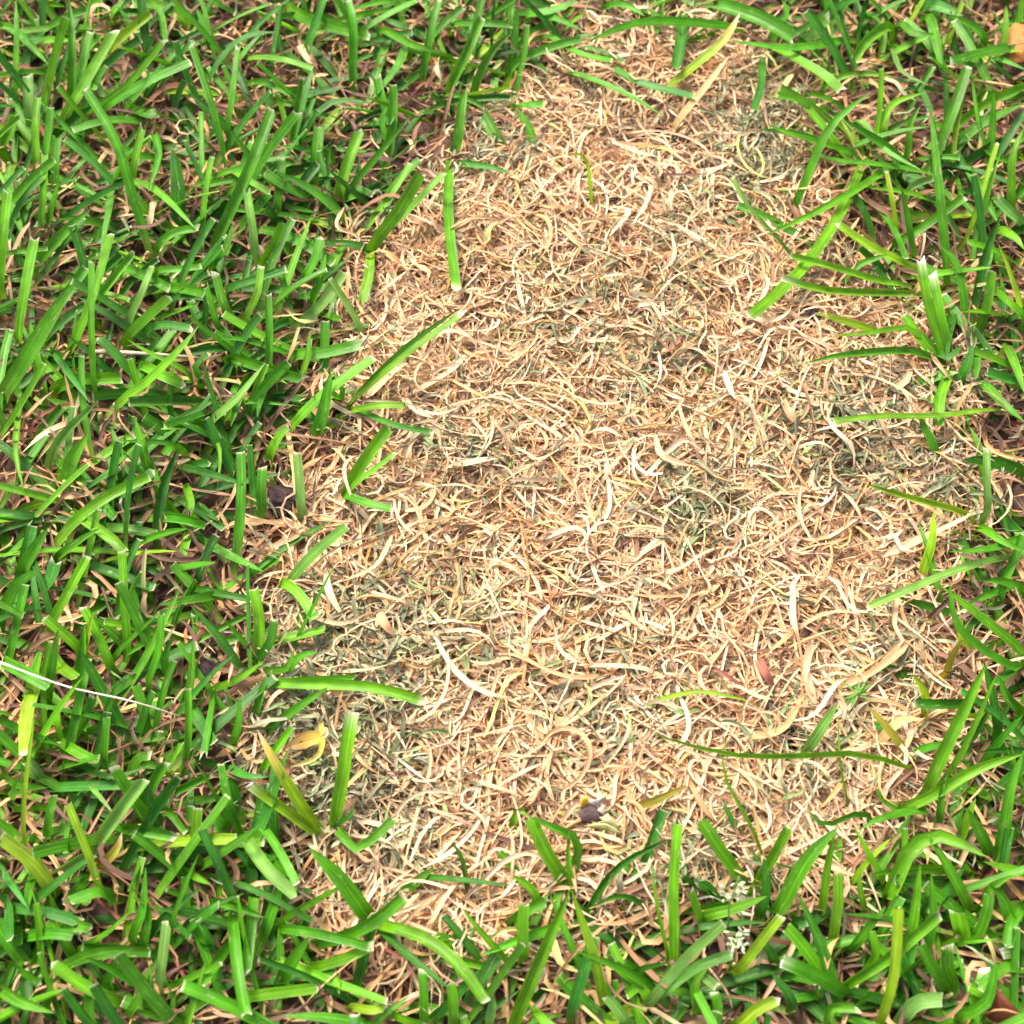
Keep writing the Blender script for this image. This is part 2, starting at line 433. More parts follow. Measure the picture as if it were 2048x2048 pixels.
# blades one can follow in the photograph: quarter of the picture, points from root to tip, width, colour, tip
TR1 = """550,900 490,700 440,540 320,330 34 m c
850,590 810,420 725,170 30 m c
860,500 880,360 900,180 26 m c
240,480 330,420 480,320 615,155 22 b c
240,450 300,350 430,120 36 b c
270,430 300,300 345,120 34 m c
380,420 550,310 720,235 34 m c
800,960 880,780 960,600 1030,410 42 m c
870,800 990,600 1120,425 34 m c
1185,690 1195,580 1205,475 40 m c
1280,730 1320,600 1360,490 38 b c
1300,740 1430,580 1550,435 24 m t
1690,350 1760,200 1815,65 34 m c
1700,590 1690,800 1720,1080 38 b c
1400,940 1500,800 1590,650 46 b c
1420,920 1560,780 1680,655 36 b c
1400,940 1390,1050 1365,1145 36 b c
1690,620 1820,625 1932,655 26 u t
1370,1270 1340,1190 1250,1050 32 p c
1110,1250 1220,1140 1300,1025 36 p c
1005,1500 1015,1300 1010,1110 28 m c
1310,1530 1530,1340 1735,1190 28 b c
1320,1525 1520,1320 1740,1160 22 m t
1320,1550 1430,1530 1535,1530 26 b c
1330,1540 1480,1600 1630,1630 22 m c
1100,1610 1230,1480 1410,1350 44 b c
1310,1850 1380,1730 1470,1610 44 b c
1320,1850 1420,1770 1490,1715 26 b c
1300,1870 1390,1900 1480,1920 34 m c
1140,1940 1130,1820 1120,1710 34 p c
440,1540 560,1440 680,1320 750,1230 42 b t
360,1500 345,1250 345,985 22 b c
260,1330 340,1150 420,880 38 b c
350,1170 420,1060 500,960 26 b c
70,1290 90,1120 130,900 36 b c
130,1010 220,900 340,790 40 m t
10,1500 100,1350 270,1070 58 m t
160,860 165,720 170,580 28 b c
210,720 205,610 215,515 32 m c
140,640 135,480 145,365 26 b c
265,430 270,200 262,0 30 m t
0,1100 10,900 30,720 34 b c
60,340 65,150 60,0 26 m t
500,690 510,600 540,480 26 b c
480,690 560,700 640,760 740,865 24 b t
40,810 180,720 330,660 18 u t
210,1465 300,1430 460,1425 42 b c
180,1760 230,1650 370,1510 30 p t
440,1880 500,1840 575,1780 36 u c
790,1600 900,1500 1000,1370 34 p t
780,1600 830,1700 820,1850 14 b t
770,1600 680,1605 610,1610 36 b c
770,1590 900,1520 1120,1530 18 m t
870,1200 840,1130 815,1040 34 m c
830,1240 800,1150 780,1080 30 m c
920,1210 970,1110 985,1010 28 b c
850,1100 960,1060 1080,1020 36 d c
980,1010 1030,920 1065,835 30 b c
970,980 950,840 930,710 30 p c
800,1000 850,940 880,840 28 m t
590,1030 670,1020 755,1010 30 m c
430,1000 560,1050 640,1090 36 m c
480,1240 530,1120 580,1000 30 p c
470,1290 550,1200 640,1120 34 b c
550,1250 620,1225 720,1240 30 u c
860,1350 1010,1390 1140,1430 40 m c
1080,1330 920,1280 830,1280 24 m t
1100,1345 1230,1330 1380,1295 44 m w
500,1410 420,1320 370,1275 36 u c
700,1400 560,1330 480,1280 30 b t
1080,30 1170,75 1390,130 42 m c
700,80 600,20 500,15 36 b c
790,300 850,200 930,135 1040,120 24 u t
1490,480 1440,380 1420,290 34 m c
1250,585 1130,560 1050,550 26 m t
850,640 930,680 1015,730 28 b c
1160,745 1070,700 1000,650 38 m c
1045,790 1060,680 1065,600 32 m c
1600,270 1630,120 1660,0 30 m c
1330,330 1330,100 1310,0 32 m c
680,840 670,680 650,560 62 d t
600,930 660,880 740,865 34 m c
1400,945 1310,920 1220,920 28 d c
1720,560 1740,420 1760,330 36 m t
1100,520 1180,440 1270,380 1400,390 26 d t
1900,560 1860,490 1820,420 44 p c
1470,560 1440,460 1460,400 26 m t
120,470 110,380 105,290 36 p c
600,590 540,590 460,560 26 m c
500,420 560,430 600,425 38 m c
1540,160 1500,250 1400,380 32 m t
1790,330 1850,200 1932,120 30 m t
1700,100 1800,90 1932,95 28 m c
1430,110 1560,170 1680,200 26 m t
0,560 30,500 60,420 40 b t
230,160 180,150 60,150 34 u t
0,100 60,120 180,240 30 m t
420,60 450,20 470,0 34 b t
540,60 600,40 620,150 24 m c
800,180 780,110 740,30 28 m t
650,1580 640,1480 660,1360 20 m t
1190,1640 1220,1560 1250,1400 46 m t
700,1830 720,1900 710,1932 30 b c
990,1930 985,1850 990,1770 36 m c
690,1700 640,1690 620,1720 30 m c
250,1830 270,1740 330,1640 48 b t
530,1380 620,1420 690,1450 38 b c
1130,1450 1160,1350 1170,1250 24 b t
1240,1480 1300,1500 1250,1390 26 b t
430,700 410,800 380,960 28 m t
580,500 600,590 560,720 26 m t
50,620 30,700 90,900 32 m t
200,1320 290,1440 340,1520 34 u t
80,1480 60,1700 90,1850 24 b t
760,1440 740,1380 790,1340 30 d c
1020,1720 1060,1640 1090,1620 40 b c
940,1430 900,1500 870,1610 32 m t
560,1770 540,1690 510,1580 36 m t
1170,1160 1200,1080 1230,960 34 m t
1150,1050 1190,980 1210,900 36 m c
1040,830 1000,770 950,740 32 d t"""
TR2 = """870,115 620,80 450,90 280,160 32 m t
130,130 250,200 380,230 26 m c
200,270 400,340 575,440 28 m t
370,250 480,310 690,365 28 u c
645,50 640,150 620,260 40 d c
580,340 700,240 800,150 860,50 36 y s
610,480 720,340 820,210 26 s t
700,0 930,70 1070,150 50 m c
960,170 1160,270 1240,340 36 b c
1290,150 1060,180 820,155 30 m t
1430,100 1340,150 1290,225 34 b c
1570,60 1600,150 1625,270 34 m t
1640,170 1670,80 1700,5 20 y c
1840,250 1860,130 1865,20 26 b t
1800,600 1760,450 1730,250 14 m t
1570,650 1660,430 1720,250 36 m c
1060,790 1100,700 1200,480 1350,350 30 m t
1300,590 1260,570 1060,510 960,470 28 b t
1560,650 1380,620 1200,600 1100,550 24 m t
1330,600 1230,820 1080,1030 890,1200 40 b c
1450,620 1290,720 1130,810 960,885 28 b t
1500,1080 1380,1060 1220,1010 1050,965 24 b c
1540,1110 1390,1105 1180,1095 1005,1045 26 b w
1530,1030 1350,930 1230,850 36 y c
1450,890 1430,750 1410,650 22 y c
1640,1380 1570,1150 1540,980 44 b w
1640,1340 1610,1200 1580,1040 46 b w
1620,1380 1550,1290 1480,1190 30 b c
1640,1390 1520,1245 1350,1255 1210,1270 22 b t
1640,1395 1520,1325 1250,1340 1110,1370 28 m t
1840,1545 1590,1570 1400,1570 1205,1590 26 b c
1650,1400 1615,1500 1610,1610 36 b c
1600,1720 1570,1640 1530,1560 32 m t
1380,1255 1250,1210 1140,1180 28 y t
1520,1455 1580,1430 1660,1400 36 m c
1932,1210 1870,1140 1800,1080 34 b c
1760,1240 1790,1150 1810,1020 36 b c
1932,850 1880,800 1830,750 34 p c
1710,1180 1680,1000 1620,930 30 m t
1640,1070 1620,800 1580,410 32 m t
1700,930 1760,770 1830,540 18 y c
1620,620 1750,480 1932,390 34 m t
1400,500 1430,400 1550,350 28 b t
1430,180 1470,270 1570,320 20 p t
1480,640 1420,560 1250,450 30 m t
1440,930 1560,850 1705,745 30 m c
1885,790 1890,600 1932,480 28 b t
1932,1445 1870,1430 1790,1405 36 u c
1760,1440 1850,1520 1932,1590 34 m t
1720,1940 1480,1870 1330,1825 24 y t
1790,1932 1790,1820 1790,1700 28 p c
1932,1780 1800,1740 1700,1735 44 d t
0,250 150,180 270,150 32 m c
0,400 60,400 120,395 32 m c
80,590 70,500 20,410 34 m t
1050,960 900,790 830,670 16 p c
300,760 280,600 210,580 16 y t
945,220 940,320 910,420 26 d c
1560,1280 1640,1350 1700,1300 30 d t
1660,1180 1640,1280 1640,1370 34 d t
1480,750 1510,700 1590,670 26 p c
1250,1060 1310,1000 1420,960 26 m t
1830,870 1900,900 1932,940 36 b t
1932,200 1860,180 1660,230 30 m c
1780,360 1850,370 1932,330 30 m t
1932,600 1850,600 1770,560 28 m t
1700,620 1760,700 1840,850 30 m t
1490,580 1500,470 1540,400 24 b t
1670,640 1700,760 1780,850 26 m t
1550,30 1600,20 1700,60 40 u t
1780,150 1740,100 1650,60 30 m t
1900,120 1932,20 1925,0 26 m t
1180,330 1290,280 1450,290 22 b t
1310,450 1400,560 1540,640 28 p t
1860,1300 1900,1380 1932,1480 36 b t
1730,1300 1750,1350 1740,1420 34 m c
1690,1440 1720,1370 1740,1300 36 d t
1260,430 1180,370 1100,350 24 m t
480,40 550,120 570,0 30 m t
60,60 150,40 250,0 34 m t
350,30 420,20 500,60 28 m t
1000,100 1040,50 1020,0 30 m t
1080,180 1130,130 1190,70 34 m c
1460,90 1520,130 1600,130 30 m t"""
TR3 = """480,530 470,350 460,150 30 b c
190,440 260,300 330,170 36 b c
270,0 420,100 470,155 38 b c
430,600 380,480 320,360 36 b c
310,530 250,470 170,400 36 b c
560,660 600,520 610,380 30 m c
830,315 720,330 600,350 34 m t
720,290 840,310 940,330 26 d c
920,600 850,500 720,350 30 u t
980,560 980,400 960,290 40 b c
970,570 1020,490 1035,410 34 d c
1040,490 1130,465 1235,440 40 b c
1090,270 1180,160 1310,50 36 p c
1060,265 1130,310 1190,410 38 b c
1100,520 1190,340 1265,195 14 m t
980,640 1200,650 1400,660 1590,710 38 b c
980,650 1150,640 1350,630 34 m c
1000,830 1120,740 1240,660 34 m t
1265,1170 1290,1020 1310,880 1335,745 48 b w
1195,1190 1100,1050 1030,930 970,820 44 y s
1190,1200 1080,1120 940,1020 46 y w
1270,1190 1340,1270 1410,1230 1490,1155 34 m c
1270,1180 1320,1150 1335,1105 24 d t
990,980 1040,900 1105,810 30 b c
690,980 710,830 708,665 26 b c
735,595 800,680 790,790 770,915 32 m c
620,980 660,920 685,870 20 b c
920,1230 870,1100 840,950 40 m c
930,1240 1010,1350 1120,1450 46 p c
360,1270 450,1130 540,1010 46 p c
370,1350 440,1270 460,1210 36 o s
390,1440 330,1280 255,1095 30 y c
210,1440 130,1330 0,1230 50 y c
190,1390 270,1330 340,1290 42 p c
100,1300 90,1100 130,760 16 y t
120,1240 200,1210 280,1190 36 m c
460,1190 540,1200 650,1220 40 m c
600,1290 700,1290 810,1240 44 u c
740,1300 740,1200 745,1120 36 b c
590,1090 690,1040 790,990 30 m c
520,1150 560,1050 620,950 40 m c
955,1450 940,1600 925,1735 40 m c
880,1530 900,1750 930,1900 40 m c
1390,1530 1280,1380 1170,1270 60 m t
1160,1640 1300,1600 1420,1540 1525,1450 46 m c
1060,1570 1200,1590 1395,1640 34 m c
1040,1560 1150,1490 1310,1400 26 b t
1060,1790 1110,1690 1170,1600 50 m t
1170,1720 1290,1690 1400,1640 36 b c
930,1830 1070,1810 1200,1795 40 b c
600,1800 615,1680 630,1555 44 p c
450,1850 320,1790 200,1705 40 b c
530,1780 420,1720 320,1680 36 m t
640,1790 730,1750 835,1700 24 b c
290,1660 400,1590 500,1500 20 b t
280,1680 230,1600 180,1540 34 b c
160,1700 150,1580 140,1470 24 b c
410,1790 440,1710 465,1660 36 m c
560,1880 560,1790 570,1700 36 m t
640,1600 690,1430 750,1290 20 m t
940,1420 990,1400 1070,1405 20 s t
1440,1560 1600,1610 1720,1700 1830,1850 44 b c
1430,1570 1560,1690 1700,1800 30 d t
1590,1380 1720,1385 1932,1410 22 d t
1600,1940 1600,1830 1595,1740 34 m c
1710,1940 1710,1850 1700,1780 36 b c
1932,1710 1830,1600 1740,1490 26 b t
290,640 310,500 320,420 30 m t
10,560 100,610 190,660 44 m c
230,860 220,800 215,730 30 b c
230,870 300,910 370,945 36 b c
210,180 300,110 380,60 30 m t
160,300 190,250 210,190 50 u c
0,420 60,280 160,210 40 m t
80,230 130,140 180,60 46 m t
180,700 200,560 220,440 34 m t
560,480 520,510 480,540 26 m t
420,590 450,520 600,380 20 m t
700,720 720,640 730,490 30 m t
790,680 900,630 1000,560 26 b t
960,780 980,700 1000,620 30 m t
1090,600 1140,540 1200,530 34 m t
1000,600 1080,590 1110,520 30 m t
400,960 400,880 410,770 36 m c
280,840 320,780 350,700 36 m c
110,700 110,690 100,680 40 b c
560,830 540,740 510,650 36 m c
620,840 600,850 600,830 32 p c
0,780 100,830 230,880 34 d t
240,900 400,1000 560,960 28 d t
490,1000 520,930 560,920 34 m c
860,970 940,1000 1010,1000 36 u t
880,870 900,800 905,690 30 m t
340,1020 390,1090 430,1140 20 p t
580,1130 640,1130 700,1200 34 m c
850,1180 820,1150 790,1140 36 m c
770,1330 890,1250 980,1180 34 m t
960,1330 1020,1310 1060,1280 40 d t
180,1240 190,1150 210,1070 34 m c
0,1470 30,1480 40,1610 44 u c
0,1330 60,1420 110,1500 30 u t
40,1490 180,1510 300,1550 36 u c
220,1540 300,1560 340,1570 40 b c
110,1600 200,1590 280,1600 38 m c
60,1710 110,1750 150,1780 44 m c
0,1800 80,1850 200,1890 40 m t
700,1560 800,1490 920,1440 26 d t
810,1470 900,1490 1000,1530 36 m t
500,1620 540,1500 550,1340 36 m t
540,1650 560,1500 500,1450 34 m t
740,1620 800,1640 750,1540 24 d c
1250,1800 1270,1740 1280,1820 30 b t
1320,1870 1400,1880 1450,1870 30 y c
1450,1880 1540,1920 1600,1932 36 b c
1850,1932 1860,1870 1855,1820 36 p c
480,1900 530,1820 560,1730 30 m t
180,1890 190,1820 200,1740 34 m t
10,1000 80,1030 180,1040 40 m t
430,1460 380,1430 260,1470 40 m c
40,1080 60,1040 90,990 34 m t
150,1000 120,960 100,940 36 p c
1760,1400 1740,1300 1700,1240 20 d t
700,1900 800,1830 830,1820 28 b t
640,640 620,560 650,470 30 m t
330,830 380,800 440,640 24 m t"""
TR4 = """215,1420 130,1280 70,1150 50 b c
230,1430 210,1320 215,1200 24 b t
215,1400 245,1250 150,1190 60,1150 38 m t
0,1940 90,1720 220,1420 50 b t
345,1850 310,1680 225,1430 36 y t
280,1510 400,1340 600,1230 26 d t
610,1700 610,1400 625,1165 36 b c
590,1680 550,1500 525,1330 14 b t
860,1380 780,1270 710,1160 46 b c
890,1450 980,1300 1040,1185 48 b c
1010,1500 1110,1320 1230,1190 58 m t
520,1850 640,1700 800,1550 38 p c
560,1820 690,1720 830,1670 38 p c
840,1740 930,1630 1010,1530 38 y c
720,1530 830,1500 960,1450 40 b t
710,1560 690,1490 670,1430 42 b c
945,1300 900,1180 800,990 810,850 13 b t
1265,1090 1240,960 1230,760 8 b t
1520,970 1300,910 1050,920 800,910 520,835 24 b t
1470,1120 1600,1060 1750,970 1932,910 40 b t
1570,1130 1520,1125 1380,1160 1310,1200 30 m t
1560,1060 1620,920 1790,570 46 b t
1590,1060 1700,900 1830,610 24 b t
1470,1130 1400,1090 1370,1040 30 m t
1420,1450 1490,1290 1600,1220 1790,1300 54 b t
1720,1490 1650,1350 1570,1220 44 m t
1170,1500 1190,1350 1220,1200 30 b t
1210,1630 1230,1480 1230,1360 36 b c
1250,1790 1420,1680 1610,1520 40 b c
1380,1940 1440,1750 1460,1480 36 y c
1190,1770 1100,1640 1030,1560 44 b c
1270,1830 1150,1750 1010,1690 50 m w
1630,1790 1580,1700 1540,1630 40 m c
1700,1600 1690,1550 1680,1510 60 b c
1750,1600 1790,1510 1800,1440 36 m c
1690,1620 1760,1620 1835,1610 16 b t
1932,1645 1890,1655 1850,1665 48 p w
1190,1940 1200,1870 1300,1870 36 b c
850,1940 920,1880 1000,1840 40 y c
1890,1220 1850,1150 1800,1130 36 m t
1690,1230 1720,1150 1750,1080 34 b t
1830,1290 1880,1050 1932,900 40 m t
1880,170 1700,210 1500,290 1340,360 28 p c
1932,540 1800,420 1620,280 34 b t
1550,230 1585,110 1590,0 34 y t
1932,610 1800,540 1670,420 1650,260 40 m t
1820,900 1830,780 1780,560 34 d t
1740,725 1620,725 1520,720 34 d c
1790,765 1720,770 1650,780 26 y t
1770,60 1850,110 1932,150 30 b t
1932,100 1800,140 1650,150 28 m t
1500,930 1560,890 1670,870 30 m t
600,1720 700,1740 770,1790 34 p c
440,1940 400,1880 360,1830 38 p c
510,1800 430,1740 385,1700 38 m c
520,1850 480,1790 430,1820 36 b c
0,1550 60,1500 130,1470 40 m c
40,1700 40,1600 45,1480 40 b c
220,1900 270,1740 310,1600 40 u c
60,1850 130,1930 200,1980 34 b c
440,1750 500,1720 590,1700 28 d t
780,1500 740,1420 700,1400 38 d c
930,1530 960,1430 950,1300 36 d t
1090,1560 1050,1560 1110,1540 44 d c
990,1700 960,1640 930,1620 40 d t
1280,1650 1350,1560 1410,1490 36 m t
1330,1740 1370,1660 1350,1580 36 b c
1480,1660 1510,1560 1540,1330 36 b t
1550,1680 1590,1540 1580,1360 34 m t
1800,1300 1760,1200 1720,1120 44 m t
1932,1360 1850,1340 1780,1320 34 b t
1780,1480 1800,1420 1890,1370 30 b t
1880,1560 1850,1450 1800,1410 44 m t
1932,1480 1890,1540 1870,1640 40 m c
1660,1800 1640,1720 1640,1650 44 m c
1760,1880 1770,1820 1790,1740 50 b w
1700,1900 1790,1850 1830,1690 40 m t
1480,1900 1530,1850 1630,1840 50 p c
1290,1870 1350,1820 1400,1810 26 m t
1060,1860 1030,1800 980,1740 40 u t
700,1880 690,1780 740,1720 36 b t
770,1932 770,1850 760,1820 40 m c
1460,1760 1500,1720 1560,1680 38 m t
1932,1730 1860,1720 1760,1800 40 m c
1350,1150 1290,1140 1180,1180 1110,1120 22 m t
1280,1400 1340,1320 1430,1230 22 y t
1400,1400 1340,1280 1290,1190 26 b t
1160,1330 1100,1350 1010,1330 960,1300 10 b t
1740,500 1700,480 1690,400 44 y t
1932,300 1850,260 1770,260 30 m t
1840,330 1860,260 1900,200 28 m t
1932,760 1870,700 1840,620 36 m t
1932,1080 1900,960 1880,860 30 b t
1630,620 1660,540 1700,480 40 o t
1600,1180 1620,1050 1640,980 36 m t
1780,950 1850,850 1932,760 30 m t
1700,880 1750,830 1800,740 30 d t
1560,1500 1520,1420 1480,1400 34 d t
1330,1500 1310,1400 1320,1340 24 b t
100,1480 70,1420 0,1370 34 b t
0,1180 30,1120 60,1150 30 b t
490,1480 400,1450 300,1490 22 d t
1370,890 1460,790 1550,780 36 s t
1480,900 1420,820 1340,730 30 o t
1110,900 1170,810 1230,720 42 p t
1560,770 1560,680 1510,610 34 y t
500,730 620,690 740,680 900,715 18 y t
450,1120 560,1080 660,1030 30 o t"""
QO = [(0, 0), (1024, 0), (0, 1024), (1024, 1024)]
MM = 2 * HT * DIST / 2048            # metres per photograph pixel at the focus distance
traced = []
for qi, txt in enumerate((TR1, TR2, TR3, TR4)):
    for line in txt.splitlines():
        f = line.split()
        pts = np.array([[float(a) for a in p.split(',')] for p in f[:-3]]) / 1.8867 + np.array(QO[qi])
        traced.append(dict(p=pts, w=float(f[-3]) / 1.8867, c=f[-2], tip=f[-1]))

def lift(tr):
    """give a traced blade its heights: upright ones rise, drooping ones arch over"""
    p = tr['p']
    n_ = len(p)
    d = p[-1] - p[0]
    Ls = np.hypot(np.diff(p[:, 0]), np.diff(p[:, 1])).sum()
    upness = -d[1] / max(np.hypot(*d), 1e-6)
    zb = random.uniform(.009, .014)
    L = Ls * MM
    h = zb + L * (.22 + .34 * max(upness, 0) + random.uniform(-.06, .08)) * (1 if upness > -.3 else .55)
    h = min(max(h, .015), .050)
    t = np.concatenate([[0], np.cumsum(np.hypot(np.diff(p[:, 0]), np.diff(p[:, 1])))]) / max(Ls, 1e-6)
    if upness > 0.1:
        z = zb + (h - zb) * (1 - (1 - t) ** 1.5)
    else:
        pk = max(h, zb + .010)
        z = zb + (pk - zb) * np.sin(t * 2.0) / math.sin(math.pi / 2)
    P3 = np.array([px(np.array(p[i, 0]), np.array(p[i, 1]), z[i]) for i in range(n_)])
    return P3

NUMW = {1: 'single', 2: 'two', 3: 'three', 4: 'four', 5: 'five', 6: 'six', 7: 'seven', 8: 'eight'}
COLW = dict(b='bright green', m='mid green', d='dark green', u='bluish green', y='yellow green', o='olive yellow', p='pale green', s='straw coloured')
marks = [((1190, 1625), 'by the curled dried leaf'), ((1470, 1830), 'by the white seed heads'), ((190, 1375), 'by the pale dry stalk'),
         ((2030, 70), 'by the orange fallen leaf'), ((2010, 2010), 'by the reddish brown leaf'), ((1715, 1390), 'by the tiny weed seedling'),
         ((590, 1010), 'by the dark soil clod'), ((720, 1390), 'by the grey clippings drift'), ((636, 1490), 'by the twisted yellow blade'),
         ((1890, 640), 'by the torn white ended clump'), ((1820, 1720), 'by the broad hoop shaped blade'), ((1400, 120), 'by the straw tipped yellow blade'),
         ((770, 500), 'by the forked down hanging shoot'), ((270, 705), 'by the pinkish dry stem'), ((1840, 1530), 'by the long blade across straw'),
         ((1525, 1365), 'by the reddish dead blade'), ((1612, 655), 'by the purplish soil clod'), ((1360, 283), 'by the rounded soil clod'), ((1170, 330), 'by the bent yellow green blade'),
         ((1262, 1590), 'by the olive yellow blade'), ((1510, 620), 'by the long slanting broad blade'), ((850, 690), 'by the paired slanting blades'), ((830, 1395), 'by the flat sideways blade'),
         ((1230, 775), 'by the tiny dark clod'), ((910, 440), 'by the cut blade hanging down'), ((1640, 970), 'by the dark rim clippings'), ((1330, 1770), 'by the thin upright blade'), ((1790, 1130), 'by the pale low blade')]
def place_words(x, y, z=.01):
    u, v = to_px(np.array([x, y, z]))
    best = min(marks, key=lambda m: (m[0][0] - u) ** 2 + (m[0][1] - v) ** 2)
    if math.hypot(best[0][0] - u, best[0][1] - v) < 165:
        return best[1]
    s = float(patch_sd(x, y))
    if s > .012: return 'growing inside the dead straw patch'
    if s > -.02: return 'on the rim of the dead patch'
    if s > -.06: return 'in thin lawn near the patch'
    return 'deep in thick lawn'

SPECIAL = {}   # root pixel -> label of a tuft one can point to
def special(q, x, y, label):
    SPECIAL[(x / 1.8867 + QO[q][0], y / 1.8867 + QO[q][1])] = label
special(2, 1265, 1170, 'grass tuft with yellow tipped blade and white torn blade beside grey clippings')
special(3, 1520, 970, 'tuft with one long narrow pointed blade lying far across the straw')
special(1, 1640, 1380, 'upright grass clump with two torn white ended blades beside the dead patch')
special(1, 580, 340, 'yellow green blade with dry straw coloured pointed tip over the straw')
special(0, 1400, 940, 'forked shoot of two broad blades up and one cut blade down over straw')
special(3, 215, 1420, 'tall forked shoot with broad cut blades standing below the dried leaf')
special(2, 980, 640, 'shoot with two long flat blades reaching sideways over grey clippings')
special(1, 1330, 600, 'long broad green blade slanting down over the straw with cut end')
special(3, 1880, 170, 'pale long narrow blade slanting low across the straw rim')
special(3, 1420, 1450, 'broad arching green blade bent over like a hoop above thin lawn')

# gather traced blades whose roots sit together into one plant
tufts = []
for tr in traced:
    r = tr['p'][0]
    for tf in tufts:
        if np.hypot(*(tf['r'] - r)) < 46 and len(tf['b']) < 6:
            tf['b'].append(tr); break
    else:
        tufts.append(dict(r=r.copy(), b=[tr]))

def tuft_label(cols, tips, ws, n_, x, y, rise):
    cw = COLW[max(set(cols), key=cols.count)]
    wide = np.mean(ws) * 1000
    pose = 'upright' if rise > .75 else ('sprawling' if rise < .42 else 'leaning')
    ww = 'broad' if wide > 3.9 else ('narrow' if wide < 2.8 else 'medium')
    tw = 'mown' if sum(t in 'cw' for t in tips) * 2 > len(tips) else 'pointed'
    odd = [c_ for c_ in cols if COLW[c_] != cw]
    ex = f", one {COLW[odd[0]].split()[0]}," if odd else ''
    if len(f"a a a a a {'' if ww == 'medium' else ww} {cw} {tw}{ex} {place_words(x, y)}".split()) > 16: ex = ''
    return ' '.join(f"{pose} tuft of {NUMW[n_]} {'' if ww == 'medium' else ww} {cw} {tw} blades{ex} {place_words(x, y)}".split())

def root_under(p):
    return np.array([p[0] + random.gauss(0, .0015), p[1] + random.uniform(-.003, .004), 0.0])

def side_blade(root, hdg, el, L, w, c, tip, origin, parent, droop):
    """a free blade from the root with heading, rise and droop"""
    t = np.array([0, .35, .7, 1.0])
    hx, hy = math.cos(hdg), math.sin(hdg)
    r = L * t * math.cos(el) * (1 + .25 * t * droop)
    z = L * (t * math.sin(el) - droop * .45 * t ** 2)
    z = np.maximum(z, .003 + .004 * t)
    bend = random.gauss(0, .12) * L * t ** 2
    pts = np.stack([root[0] + hx * r - hy * bend, root[1] + hy * r + hx * bend, root[2] + z], -1)
    nref = np.array([-hx * .7 * math.sin(el) + random.gauss(0, .3), -hy * .7 * math.sin(el) - .3 + random.gauss(0, .3), math.cos(el) + .35])
    return make_blade(pts, w, c, tip, parent, origin, nref=nref)

def sheath(root, parent, n_b):
    """the pale folded stem the blades grow from"""
    h = random.uniform(.007, .011); r = .0007 + .00022 * n_b
    lean = np.array([random.gauss(0, .0012), random.gauss(0, .0012)])
    vs_, fs_ = [], []
    for k, (zz, rr) in enumerate(((0, 1.0), (.55, .9), (1, .62))):
        for j in range(6):
            a = j * math.pi / 3
            vs_.append((lean[0] * zz + math.cos(a) * r * rr, lean[1] * zz + math.sin(a) * r * rr * .8, zz * h))
    for k in range(2):
        for j in range(6):
            fs_.append((k * 6 + j, k * 6 + (j + 1) % 6, k * 6 + 6 + (j + 1) % 6, k * 6 + 6 + j))
    fs_.append(tuple(range(12, 18)))
    return mesh_obj('sheath', vs_, fs_, M_SHEATH, parent, smooth=True)

n_tuft = 0
for tf in tufts:
    lifted = [lift(b) for b in tf['b']]
    r0 = root_under(np.mean([l[0] for l in lifted], 0))
    r0[2] = gh(r0[0], r0[1]) - .0005
    o = empty('grass_tuft', r0)
    cols, tips, ws = [], [], []
    for b, l in zip(tf['b'], lifted):
        root = r0 + np.array([random.gauss(0, .0008), random.gauss(0, .0008), 0])
        pts = np.vstack([root, l])
        w = b['w'] * MM * (np.linalg.norm(l[len(l) // 2] - CAM) / DIST)
        nr = np.array([random.gauss(0, .25), -.35 + random.gauss(0, .25), 1.0])
        make_blade(pts, w * 1.04, GC[b['c']], b['tip'], o, r0, nref=nr, twist=random.gauss(0, .25))
        cols.append(b['c']); tips.append(b['tip']); ws.append(w)
    inpatch = float(patch_sd(r0[0], r0[1])) > .004
    extra = 0 if inpatch else random.choice([1, 1, 2])
    for k in range(extra):
        w = random.uniform(.0022, .0042)
        c = random.choice('mmdbu')
        side_blade(r0, random.uniform(0, 6.28), random.uniform(.25, .8), random.uniform(.018, .034), w, GC[c], random.choice('ct'), r0, o, random.uniform(.1, .8))
        cols.append(c); tips.append('c'); ws.append(w)
    sheath(r0, o, len(cols))
    lab = None
    for k_, v_ in list(SPECIAL.items()):
        if any(np.hypot(b['p'][0][0] - k_[0], b['p'][0][1] - k_[1]) < 3 for b in tf['b']):
            lab = v_; del SPECIAL[k_]; break
    if len(cols) == 1:
        cw = COLW[cols[0]]
        ll = lab or f"lone {cw} {'cut' if tips[0] in 'cw' else 'pointed'} grass blade {place_words(r0[0], r0[1])}"
    else:
        ll = lab or tuft_label(cols, tips, ws, len(cols), r0[0], r0[1], np.mean([(l[-1][2] - r0[2]) / max(np.linalg.norm(l[-1] - r0), 1e-4) for l in lifted]))
    tag(o, ll, 'grass tuft', 'grass tufts standing round the dead patch')
    n_tuft += 1
print('traced tufts', n_tuft)

